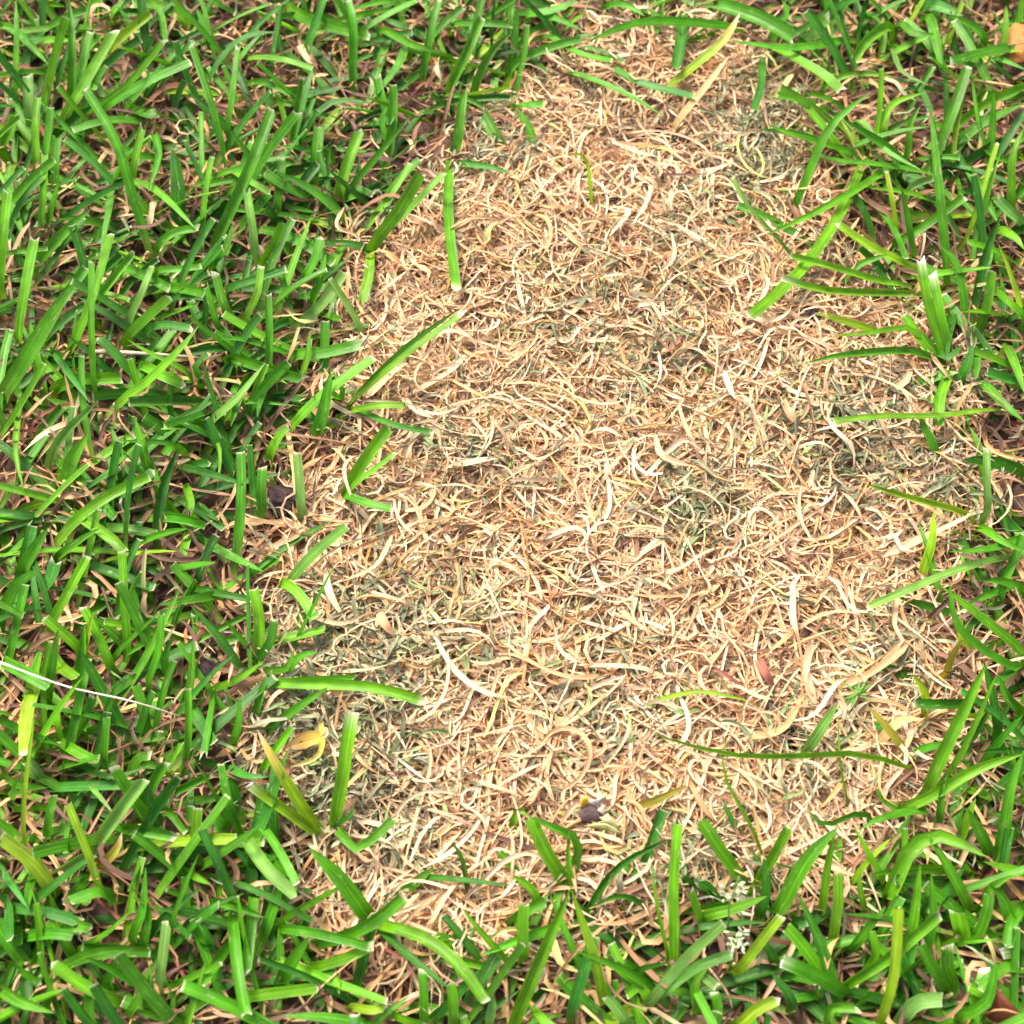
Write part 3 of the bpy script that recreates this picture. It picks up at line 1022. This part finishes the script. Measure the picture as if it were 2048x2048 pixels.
# more tufts between the traced ones, up to about three hundred in all
want = max(1, 300 - n_tuft)
def lawn(a, b):
    return np.clip((-patch_sd(a, b) - .012) / .02, 0, 1)
fx, fy = scatter(want, -.235, .235, -.235, .30, lambda a, b: lawn(a, b) * ((lambda u, v: ((u > -30) & (u < 2078) & (v > -30) & (v < 2078)) * 1.0)(*to_px(np.stack([a, b, np.full_like(a, .01)], -1)))))
for x, y in zip(fx, fy):
    r0 = np.array([x, y, gh(x, y) - .0005])
    o = empty('grass_tuft', r0)
    nb = random.choice([3, 4, 4, 5])
    cols, tips, ws = [], [], []
    hd0 = random.gauss(1.35 if x < .05 else 1.6, .9); rises = []
    for k in range(nb):
        c = random.choice('mmmbbdduuy'); tip = random.choice('ccct')
        w = random.uniform(.0028, .0052)
        el = random.uniform(.35, 1.05); rises.append(math.sin(el))
        side_blade(r0, hd0 + random.gauss(0, 1.0), el, random.uniform(.030, .058), w, GC[c], tip, r0, o, random.uniform(.15, .8))
        cols.append(c); tips.append(tip); ws.append(w)
    sheath(r0, o, nb)
    tag(o, tuft_label(cols, tips, ws, nb, x, y, float(np.mean(rises))), 'grass tuft', 'grass tufts standing round the dead patch')

# the rest of the lawn: nobody could count it
def free_blades(n, x, y, Lr, er, wr, pal, wts):
    hd = rng.normal(1.4, 1.3, n); el = rng.uniform(er[0], er[1], n); L = rng.uniform(Lr[0], Lr[1], n)
    dr = rng.uniform(.1, .9, n)
    t = TS[None]
    r = L[:, None] * t * np.cos(el)[:, None] * (1 + .25 * t * dr[:, None])
    z = L[:, None] * (t * np.sin(el)[:, None] - dr[:, None] * .45 * t ** 2)
    bend = (rng.normal(0, .14, n) * L)[:, None] * t ** 2
    hx, hy = np.cos(hd)[:, None], np.sin(hd)[:, None]
    P = np.stack([x[:, None] + hx * r - hy * bend, y[:, None] + hy * r + hx * bend, gh(x, y)[:, None] + np.maximum(z, .002 + .004 * t)], -1)
    NR = np.stack([-hx[:, 0] * .6 * np.sin(el) + rng.normal(0, .4, n), -hy[:, 0] * .6 * np.sin(el) + rng.normal(-.15, .4, n), np.cos(el) + .3], -1)
    cut = rng.random(n) < .65
    prof = np.where(cut[:, None], blade_profile('c')[None], blade_profile('t')[None])
    W = prof * rng.uniform(wr[0], wr[1], n)[:, None]
    C = pick(pal, wts, n, .12)
    CC = np.repeat(C[:, None], NS, 1)
    wb = np.clip(1 - TS / .3, 0, 1)[None, :, None] * .7
    CC = CC * (1 - wb) + np.array([.38, .42, .10]) * wb
    CC[:, -1] = np.where(cut[:, None], np.array([.6, .6, .4]), CC[:, -1])
    roll = rng.normal(0, .2, n)[:, None] + (rng.normal(0, .35, n))[:, None] * TS[None]
    return P, W, norm(NR), roll, CC
def inframe(a, b):
    return (np.abs(a) < .27) & (b > -.27) & (b < .34)
n = 1650
x, y = scatter(n, -.27, .27, -.27, .34, lambda a, b: np.clip((-patch_sd(a, b) - .010) / .03, 0, 1))
tag(ribbons('lawn_grass', *free_blades(n, x, y, (.028, .062), (.2, .95), (.0024, .0048), [MID, DEEP, BRI, BLU, YEL], [34, 36, 16, 10, 3]), M_GRASS, fold=rng.uniform(.05, .5, n)),
    'short green lawn grass between the larger tufts', 'grass', kind='stuff')
n = 9000
x, y = scatter(n, -.75, .75, -.70, .85, lambda a, b: np.where(inframe(a, b), 0.0, 1.0))
tag(ribbons('surrounding_lawn', *free_blades(n, x, y, (.026, .055), (.4, 1.15), (.0026, .0050), [MID, DEEP, BRI, BLU, YEL, OLI], [34, 22, 22, 12, 6, 4]), M_GRASS, fold=rng.uniform(.05, .5, n)),
    'green lawn carrying on around the dead patch', 'grass', kind='stuff')

# ------------------------------------------------------------------ single straws one can pick out on the patch
SCW = {'c': (CREAM, 'pale cream'), 'p': (PEACH, 'peach coloured'), 't': (TAN, 'tan'), 'o': (ORANGE, 'orange tan'), 'r': (REDBR, 'reddish brown'), 'n': (BROWN, 'brown'), 'y': (PALEYG, 'yellowish')}
STR = [(2, "1270,605 1420,590 1600,530 14 p"), (2, "1180,400 1290,420 1390,380 14 p"), (2, "1640,470 1720,600 1830,680 1932,700 18 c"), (2, "1430,380 1450,420 1485,465 30 t"),
 (2, "1300,400 1240,290 1230,210 24 c"), (2, "1400,260 1600,170 1850,70 20 y"), (2, "1480,90 1420,200 1300,260 16 p"), (3, "1450,310 1440,430 1470,480 1390,560 24 p"),
 (3, "1060,260 1065,400 1090,500 22 c"), (3, "1130,480 1110,600 1150,740 30 p"), (3, "1230,660 1330,620 1420,560 1510,480 28 t"), (3, "150,400 180,520 270,570 18 c"),
 (3, "1090,700 1020,820 850,860 22 o"), (3, "270,1200 400,1240 440,1260 18 p"), (3, "690,560 800,610 910,695 14 r"), (3, "925,550 960,610 990,665 30 r"),
 (1, "540,1640 570,1720 680,1760 22 p"), (1, "550,1630 640,1640 690,1690 22 p"), (1, "800,1400 830,1490 870,1520 22 c"), (1, "1210,1460 1195,1590 1280,1680 1290,1760 20 c"),
 (1, "270,1640 350,1620 420,1650 22 c"), (1, "370,890 440,800 380,790 24 c"), (1, "60,640 200,590 300,640 14 p"), (1, "600,880 610,960 560,1030 20 c"), (1, "330,1050 380,1040 440,1035 22 c"),
 (1, "1510,1380 1480,1440 1400,1490 24 p"), (1, "1000,1500 1040,1550 1075,1600 40 t"), (1, "450,1275 530,1270 600,1330 22 n"), (1, "500,1800 640,1660 720,1700 20 c"), (1, "840,1040 860,1130 880,1200 18 p"),
 (0, "1830,920 1850,860 1900,840 26 y"), (0, "1330,880 1270,850 1300,780 18 p"), (0, "1530,1500 1700,1400 1760,1330 26 c"), (0, "1380,1500 1500,1390 1540,1370 26 p"), (0, "1520,1460 1550,1540 1650,1580 22 c"),
 (0, "1690,1760 1800,1740 1932,1720 24 c"), (2, "1570,50 1720,20 1850,60 22 c"), (3, "560,330 700,250 880,240 20 c"), (3, "100,100 250,60 300,160 20 c"), (3, "360,1150 250,1100 180,1180 18 p"),
 (0, "1130,170 1160,220 1200,245 30 p"), (0, "1130,290 1180,290 1240,280 26 p"), (0, "580,760 570,820 560,870 26 p"), (0, "1660,210 1650,260 1670,310 20 p"), (3, "1410,160 1700,30 1720,0 30 p"),
 (1, "1060,280 1000,350 960,360 26 y"), (1, "1240,375 1150,400 1120,440 26 p"), (1, "1550,830 1555,900 1540,980 14 p"), (3, "1240,1600 1200,1650 1180,1750 20 o"), (3, "150,1600 180,1700 260,1740 26 y")]
for q, txt in STR:
    f = txt.split()
    p = np.array([[float(a) for a in s.split(',')] for s in f[:-2]]) / 1.8867 + np.array(QO[q])
    base = .0125
    tt = np.linspace(0, 1, len(p))
    P3 = np.array([px(np.array(u), np.array(v), base + .004 * math.sin(math.pi * t)) for (u, v), t in zip(p, tt)])
    Pl, L = spline(P3, 10)
    c, word = SCW[f[-1]]
    w = float(f[-2]) / 1.8867 * MM
    W, NR, RO = straw_attrs(1, 10, np.array([w]), 1.0)
    shape = 'curved' if len(p) > 3 or np.hypot(*(p[-1] - p[0])) < .93 * np.hypot(np.diff(p[:, 0]), np.diff(p[:, 1])).sum() else 'straight'
    o = ribbons('dead_blade', Pl[None], W, NR, RO, along(pick([c], [1], 1, .04), 10), M_STRAW, fold=.3, origin=Pl[5])
    mid = Pl[5]
    tag(o, f"{'broad' if w > .0026 else 'slim'} {shape} {word} dead grass blade {place_words(mid[0], mid[1]).replace('growing inside', 'lying on').replace('on the rim', 'at the rim')}",
        'dead grass', 'dead blades lying on the straw')
# further single straws, curls and loops on top of the mat
n = 248
x, y = scatter(n, FX0, FX1, -.20, .26, lambda a, b: np.clip((patch_sd(a, b) + .004) / .02, 0, 1))
ln = rng.uniform(.022, .052, n); wd = rng.uniform(.0009, .0019, n)
curl = rng.choice([.6, 2.2, 5.0], n, p=[.25, .4, .35])
P = straw_lines(x, y, ln, gh(x, y) + rng.uniform(.0085, .0115, n), rng.exponential(.0022, n), curl, s=12)
W, NR, RO = straw_attrs(n, 12, wd, 1.6)
for i in range(n):
    k = random.choices('cptoy', [44, 32, 12, 8, 4])[0]
    c, word = SCW[k]
    bend = np.linalg.norm(P[i, -1] - P[i, 0]) / ln[i]
    shape = 'looped' if bend < .75 else ('curved' if bend < .96 else 'straight')
    o = ribbons('dead_blade', P[i:i + 1], W[i:i + 1], NR[i:i + 1], RO[i:i + 1], along(pick([c], [1], 1, .07), 12), M_STRAW, fold=random.uniform(0, .5), origin=P[i, 6])
    tag(o, f"{'long' if ln[i] > .037 else 'short'} {'broad' if wd[i] > .00145 else 'slim'} {shape} {word} dead grass blade {place_words(x[i], y[i]).replace('growing inside', 'lying on').replace('on the rim', 'at the rim')}",
        'dead grass', 'dead blades lying on the straw')
# larger single clippings
P, W, NR, RO, C = clippings(220, .0095, .0125, .012, .026, .0011, .0022)
for i in range(len(P)):
    o = ribbons('grass_clipping', P[i:i + 1], W[i:i + 1], NR[i:i + 1], RO[i:i + 1], along(C[i:i + 1], 10), M_CLIP, fold=random.uniform(0, .5), origin=P[i, 5])
    cw = 'dark grey green' if C[i].mean() < .19 else ('pale grey green' if C[i].mean() > .31 else 'grey green')
    lw = 'long' if np.linalg.norm(P[i, -1] - P[i, 0]) > .018 else 'short'
    tag(o, f"{lw} {cw} dried clipping {place_words(P[i, 5, 0], P[i, 5, 1]).replace('growing inside', 'lying on').replace('on the rim', 'at the rim')}", 'clipping', 'larger dried clippings lying on the straw')

# ------------------------------------------------------------------ the few odd things lying about
def plate(name, pts, zs, mat, parent, origin, th=.0005, dome=.0):
    """a small leaf piece: outline in photograph pixels with its own heights, closed and thick"""
    P3 = np.array([px(np.array(float(u)), np.array(float(v)), z) for (u, v), z in zip(pts, zs)]) - origin
    c = P3.mean(0) + np.array([0, 0, dome])
    mid = (P3 + c) * .5 + np.array([0, 0, dome * .35])
    n_ = len(P3)
    up = np.array([0, 0, th])
    vv = list(P3) + list(mid) + [c] + [p - up for p in P3] + [p - up for p in mid] + [c - up]
    ff = []
    B = 2 * n_ + 1
    for i in range(n_):
        j = (i + 1) % n_
        ff += [(i, j, n_ + j, n_ + i), (n_ + i, n_ + j, 2 * n_), (B + j, B + i, B + n_ + i, B + n_ + j), (B + n_ + j, B + n_ + i, B + 2 * n_), (j, i, B + i, B + j)]
    return mesh_obj(name, vv, ff, mat, parent, smooth=True)

def tube(name, pts, r0, r1, mat, parent, origin, s=12, sides=6):
    Pl, L = spline(np.asarray(pts), s)
    T = norm(np.gradient(Pl, axis=0))
    A = norm(np.cross(T, np.array([0.1, .2, 1.0]))); Bn = np.cross(T, A)
    vv, ff = [], []
    for i in range(s):
        r = r0 + (r1 - r0) * i / (s - 1)
        r *= 1 + .12 * math.sin(i * 2.1)
        for j in range(sides):
            a = 2 * math.pi * j / sides
            vv.append(Pl[i] + (A[i] * math.cos(a) + Bn[i] * math.sin(a)) * r - origin)
    for i in range(s - 1):
        for j in range(sides):
            ff.append((i * sides + j, i * sides + (j + 1) % sides, (i + 1) * sides + (j + 1) % sides, (i + 1) * sides + j))
    ff.append(tuple(range(sides))[::-1]); ff.append(tuple(range((s - 1) * sides, s * sides)))
    return mesh_obj(name, vv, ff, mat, parent, smooth=True)

def Z1(x, y): return (1100 + x / 9.66, 1550 + y / 9.66)
def Qp(q, x, y): return (x / 1.8867 + QO[q][0], y / 1.8867 + QO[q][1])
M_LDARK = simple_material('dead_leaf_brown', (.085, .055, .058), (.17, .12, .12), 900, .6, .6)
M_LYEL = simple_material('dead_leaf_yellow', (.62, .36, .02), (.72, .48, .06), 700, .5, .3)
M_LGREY = simple_material('dead_leaf_grey', (.55, .42, .30), (.62, .58, .60), 500, .5, .3)
M_LGRN = simple_material('dead_leaf_green', (.46, .50, .16), (.62, .62, .32), 500, .5, .3)
M_LRIB = simple_material('dead_leaf_rib', (.42, .22, .10), (.55, .34, .17), 500, .6, .3)
org = px(np.array(1190.), np.array(1630.), .010)
lf = empty('dried_leaf', org)
tag(lf, 'curled dried leaf, dark brown with yellow corner and pale green rolled edge, on straw', 'leaf')
la = plate('leaf_blade', [Z1(*p) for p in ((545, 870), (590, 640), (740, 560), (900, 600), (960, 720), (1070, 915), (880, 940), (600, 930))],
      [.013, .0155, .018, .017, .0165, .0145, .013, .0125], M_LDARK, lf, org, dome=.0012)
la['label'] = 'dark purplish brown middle of the leaf'
lb = plate('folded_corner', [Z1(*p) for p in ((580, 620), (630, 430), (690, 415), (745, 460), (750, 575), (660, 610))], [.0162, .021, .0215, .021, .0186, .0165], M_LYEL, lf, org, dome=.0008)
lb['label'] = 'bright yellow folded leaf corner'
plate('torn_tip', [Z1(*p) for p in ((745, 465), (860, 500), (930, 445), (1060, 440), (1095, 400), (1080, 490), (990, 550), (900, 600), (750, 565))], [.020, .019, .0195, .0195, .021, .018, .0175, .0175, .0182], M_LGREY, lf, org, dome=.0008)
plate('torn_tip', [Z1(*p) for p in ((910, 670), (1040, 570), (1085, 600), (1060, 660), (1100, 715), (1020, 770))], [.018, .019, .018, .0175, .017, .017], M_LGREY, lf, org, dome=.0006)
lc = plate('rolled_edge', [Z1(*p) for p in ((640, 985), (900, 925), (1085, 940), (1250, 1010), (1400, 1085), (1400, 1150), (1280, 1155), (1050, 1070), (850, 1030))], [.014, .0172, .0176, .0165, .015, .0145, .0135, .0128, .013], M_LGRN, lf, org, dome=.0012)
lc['label'] = 'pale green rolled edge'
plate('rolled_edge', [Z1(*p) for p in ((950, 805), (1010, 815), (1115, 735), (1200, 850), (1275, 900), (1370, 1080), (1230, 1000), (1070, 930))], [.019, .0185, .0195, .019, .018, .0155, .0165, .0175], M_LGRN, lf, org, dome=.0010)
tube('leaf_stalk', [px(np.array(u), np.array(v), z) for (u, v), z in ((Z1(600, 860), .0145), (Z1(420, 950), .0135), (Z1(230, 1075), .0125))], .0010, .0006, M_LRIB, lf, org)

# flowering heads of meadow grass
M_SPIK = simple_material('white_green_spikelet', (.30, .46, .20), (.66, .72, .50), 900, .5, .2)
M_STALK = simple_material('thin_green_stalk', (.14, .26, .05), (.25, .36, .10), 400, .5, .2)
def spikelet(p, d, ln, r, parent, origin):
    d = norm(np.array(d)); a = norm(np.cross(d, [.3, .2, 1.])); b = np.cross(d, a)
    vv = [p - origin]
    for f_, rr in ((.3, .8), (.6, 1.0)):
        for j in range(5):
            t = 2 * math.pi * j / 5
            vv.append(p + d * ln * f_ + (a * math.cos(t) + b * math.sin(t) * .6) * r * rr - origin)
    vv += [p + d * ln * 1.0 - origin + a * r * .5, p + d * ln * .93 - origin - a * r * .6]
    ff = [(0, 1 + (j + 1) % 5, 1 + j) for j in range(5)] + [(1 + j, 1 + (j + 1) % 5, 6 + (j + 1) % 5, 6 + j) for j in range(5)]
    ff += [(6 + j, 6 + (j + 1) % 5, 11 if j in (0, 4, 3) else 12) for j in range(5)]
    return mesh_obj('spikelet', vv, ff, M_SPIK, parent)
def flower_head(stalk_px, zz, heads, label):
    pts = [px(np.array(u), np.array(v), z) for (u, v), z in zip(stalk_px, zz)]
    root = pts[0].copy(); root[2] = gh(root[0], root[1]) - .0005
    o = empty('flowering_grass', root)
    st = tube('stalk', [root] + pts, .00045, .0003, M_STALK, o, root, s=14)
    for (u, v), z, k in heads:
        c = px(np.array(u), np.array(v), z)
        near = min(pts, key=lambda q_: np.linalg.norm(q_ - c))
        br = tube('branchlet', [near, (near + c) * .5 + np.array([0, 0, .001]), c], .0002, .00015, M_STALK, o, root, s=5, sides=4)
        for i in range(k):
            d = np.array([random.gauss(0, 1), random.gauss(0, 1), random.gauss(.3, .6)])
            spikelet(c + norm(np.array([random.gauss(0, 1), random.gauss(0, 1), random.gauss(0, .6)])) * .0008, d, random.uniform(.0020, .0032), .00050, br, root)
    tag(o, label, 'flowering grass', 'seed heads of meadow grass')
flower_head([Qp(3, 815, 1560), Qp(3, 820, 1480), Qp(3, 850, 1400), Qp(3, 858, 1375)], [.020, .028, .034, .036],
            [(Qp(3, 800, 1425), .034, 5), (Qp(3, 808, 1455), .033, 4), (Qp(3, 870, 1430), .034, 6), (Qp(3, 850, 1395), .036, 3), (Qp(3, 862, 1450), .033, 4)],
            'white green seed head on a slim stalk, spikelets spread in two bunches')
flower_head([Qp(3, 830, 1700), Qp(3, 840, 1650), Qp(3, 850, 1590)], [.022, .030, .036],
            [(Qp(3, 850, 1610), .037, 8), (Qp(3, 840, 1640), .036, 8), (Qp(3, 875, 1585), .037, 5), (Qp(3, 865, 1640), .036, 6), (Qp(3, 800, 1585), .034, 2)],
            'dense white green seed head nodding among cut blades')
# dry stalks
M_WHITE = simple_material('bleached_stalk', (.62, .52, .38), (.80, .74, .62), 300, .6, .3)
M_PINK = simple_material('pinkish_stalk', (.45, .30, .22), (.68, .54, .44), 300, .6, .3)
def stalk(name, pts, z, r, mat, label):
    P3 = [px(np.array(u), np.array(v), zz) for (u, v), zz in zip(pts, z)]
    o = tube(name, P3, r, r * .6, mat, None, P3[0], s=16)
    o.location = P3[0]
    tag(o, label, 'dry stalk')
stalk('dry_stalk', [Qp(2, -20, 560), Qp(2, 240, 655), Qp(2, 500, 715), Qp(2, 690, 775)], [.030, .030, .027, .012], .00055, M_WHITE, 'thin bleached dry stalk lying across the green blades')
stalk('dry_stalk', [Qp(0, 300, 1325), Qp(0, 500, 1332), Qp(0, 620, 1340), Qp(0, 750, 1352)], [.012, .019, .019, .010], .0011, M_PINK, 'pinkish dry stem half buried among broad green blades')
# twisted yellow blade
def Z5(x, y): return (450 + x / 4.29, 1350 + y / 4.29)
org = px(np.array(640.), np.array(1470.), .010)
tw = empty('withered_blade', org)
tag(tw, 'twisted yellow and tan withered blade curling on the grey clippings', 'withered blade')
def rib(pts, zs, w, c, parent, origin, name, prof, cols=None):
    P3 = np.array([px(np.array(u), np.array(v), z) for (u, v), z in zip(pts, zs)])
    Pl, L = spline(P3, 12)
    W_ = np.interp(np.linspace(0, 1, 12), np.linspace(0, 1, len(prof)), prof)[None] * w
    C_ = np.repeat(np.array([[c]]), 12, 1) if cols is None else np.stack([np.interp(np.linspace(0, 1, 12), np.linspace(0, 1, len(cols)), np.array(cols)[:, k]) for k in range(3)], -1)[None]
    return ribbons(name, Pl[None], W_, norm(np.array([[.1, -.3, 1.]])), np.linspace(-.2, .3, 12)[None], C_, M_STRAW, fold=.35, parent=parent, origin=origin)
rib([Z5(825, 350), Z5(828, 450), Z5(835, 580), Z5(800, 690), Z5(700, 745), Z5(555, 790), Z5(550, 840)], [.012, .015, .0175, .017, .016, .014, .0125], .0022, None, tw, org, 'stem_blade', [.5, .9, 1, 1, .9, .8, .5, .2],
    [(.5, .36, .14), (.62, .50, .10), (.45, .50, .05), (.60, .52, .12), (.68, .52, .22), (.70, .55, .3)])
rib([Z5(815, 540), Z5(740, 545), Z5(640, 580), Z5(540, 620), Z5(480, 650)], [.0175, .0172, .016, .014, .0125], .0058, None, tw, org, 'broad_flap', [.75, 1, 1, .75, .4, .08],
    [(.62, .46, .06), (.60, .40, .10), (.58, .36, .14), (.62, .40, .2)])
rib([Z5(830, 530), Z5(865, 510), Z5(868, 460), Z5(840, 445)], [.0175, .018, .0185, .0185], .0016, (.70, .52, .30), tw, org, 'curled_end', [.6, 1, 1, .7, .3])
# fallen leaves at the corners
M_ORL = simple_material('orange_leaf', (.42, .13, .03), (.62, .26, .07), 400, .55, .4)
M_RBL = simple_material('reddish_leaf', (.13, .035, .018), (.22, .07, .035), 400, .5, .4)
def fallen(name_pts, z, mat, rmat, label, tip):
    org = px(np.array(name_pts[0][0]), np.array(name_pts[0][1]), .008)
    o = empty('fallen_leaf', org)
    plate('leaf_blade', name_pts, z, mat, o, org, dome=.0015)
    c = np.mean(np.array(name_pts), 0)
    tube('midrib', [px(np.array(u), np.array(v), zz) for (u, v), zz in ((name_pts[0], z[0] + .0006), (tuple(c), max(z) + .0012), (tip, z[len(z) // 2] + .0006))], .0005, .0003, rmat, o, org, s=6, sides=5)
    tag(o, label, 'leaf')
fallen([Qp(1, 1850, 175), Qp(1, 1870, 110), Qp(1, 1900, 85), Qp(1, 1960, 100), Qp(1, 2000, 160), Qp(1, 1960, 230), Qp(1, 1900, 235), Qp(1, 1865, 215)],
       [.015, .018, .020, .020, .018, .015, .014, .014], M_ORL, M_LRIB, 'orange brown fallen leaf lying deep among the grass', Qp(1, 2000, 160))
fallen([Qp(3, 1775, 1895), Qp(3, 1795, 1830), Qp(3, 1830, 1800), Qp(3, 1880, 1850), Qp(3, 1930, 1900), Qp(3, 1900, 1940), Qp(3, 1820, 1925)],
       [.014, .020, .023, .021, .018, .014, .013], M_RBL, M_LRIB, 'dark reddish brown fallen leaf between upright green blades', Qp(3, 1930, 1900))
# tiny weed seedling
org = px(np.array(1715.), np.array(1400.), 0.0); org[2] = gh(org[0], org[1]) - .0005
sdl = empty('weed_seedling', org)
tag(sdl, 'tiny feathery green weed seedling sprouting through the tan straw', 'seedling')
top = px(np.array(1716.), np.array(1385.), .020)
tube('stem', [org, (org + top) * .5, top], .0004, .0003, M_STALK, sdl, org, s=6)
for k in range(14):
    a = k * 2.4 + random.gauss(0, .5); L_ = random.uniform(.004, .009)
    b0 = org + (top - org) * random.uniform(.6, 1)
    t_ = np.linspace(0, 1, NS)[:, None]
    Pl = b0 + np.array([math.cos(a), math.sin(a), .35]) * L_ * t_ - np.array([0, 0, .002]) * t_ ** 2
    ribbons('leaf', Pl[None], (np.sin(np.linspace(.15, 3.0, NS)) * .0009)[None], norm(np.array([[.1, -.2, 1.]])), np.zeros((1, NS)), np.repeat(np.array([[(.16, .38, .06)]]), NS, 1), M_GRASS, fold=.3, parent=sdl, origin=org)
# soil clods
import bmesh
def clod(u, v, r, z, label):
    bm = bmesh.new()
    bmesh.ops.create_icosphere(bm, subdivisions=2, radius=r)
    ph = random.uniform(0, 9)
    for w_ in bm.verts:
        c_ = w_.co.normalized()
        f_ = 1 + .22 * math.sin(c_.x * 5 + ph) * math.cos(c_.y * 4 + ph) + .12 * math.sin(c_.z * 9 + c_.x * 7 + ph)
        w_.co *= f_; w_.co.z *= .62
    me = bpy.data.meshes.new('soil_clod'); bm.to_mesh(me); bm.free()
    me.materials.append(M_CLOD)
    o = bpy.data.objects.new('soil_clod', me)
    o.location = px(np.array(float(u)), np.array(float(v)), z); o.rotation_euler = (random.uniform(-.4, .4), random.uniform(-.4, .4), random.uniform(0, 6))
    col.objects.link(o)
    tag(o, label, 'soil')
for (q, x_, y_, r, lab) in ((1, 555, 490, .0042, 'small dark soil clod between straw near the yellow green blades'), (1, 635, 535, .0050, 'rounded dark soil clod ringed by bleached straw'),
        (1, 1110, 1205, .0075, 'larger purplish soil clod exposed at the straw rim under green blades'), (0, 1075, 1890, .0075, 'blackish soil clod showing between green blades at the patch edge'),
        (3, 1050, 850, .0055, 'dark brown soil clod beside the long narrow blade'), (2, 800, 600, .0050, 'small brown soil clod among thin lawn thatch'), (1, 380, 760, .0040, 'tiny dark soil clod half hidden under pale straws')):
    clod(*Qp(q, x_, y_), r, .0068, lab)
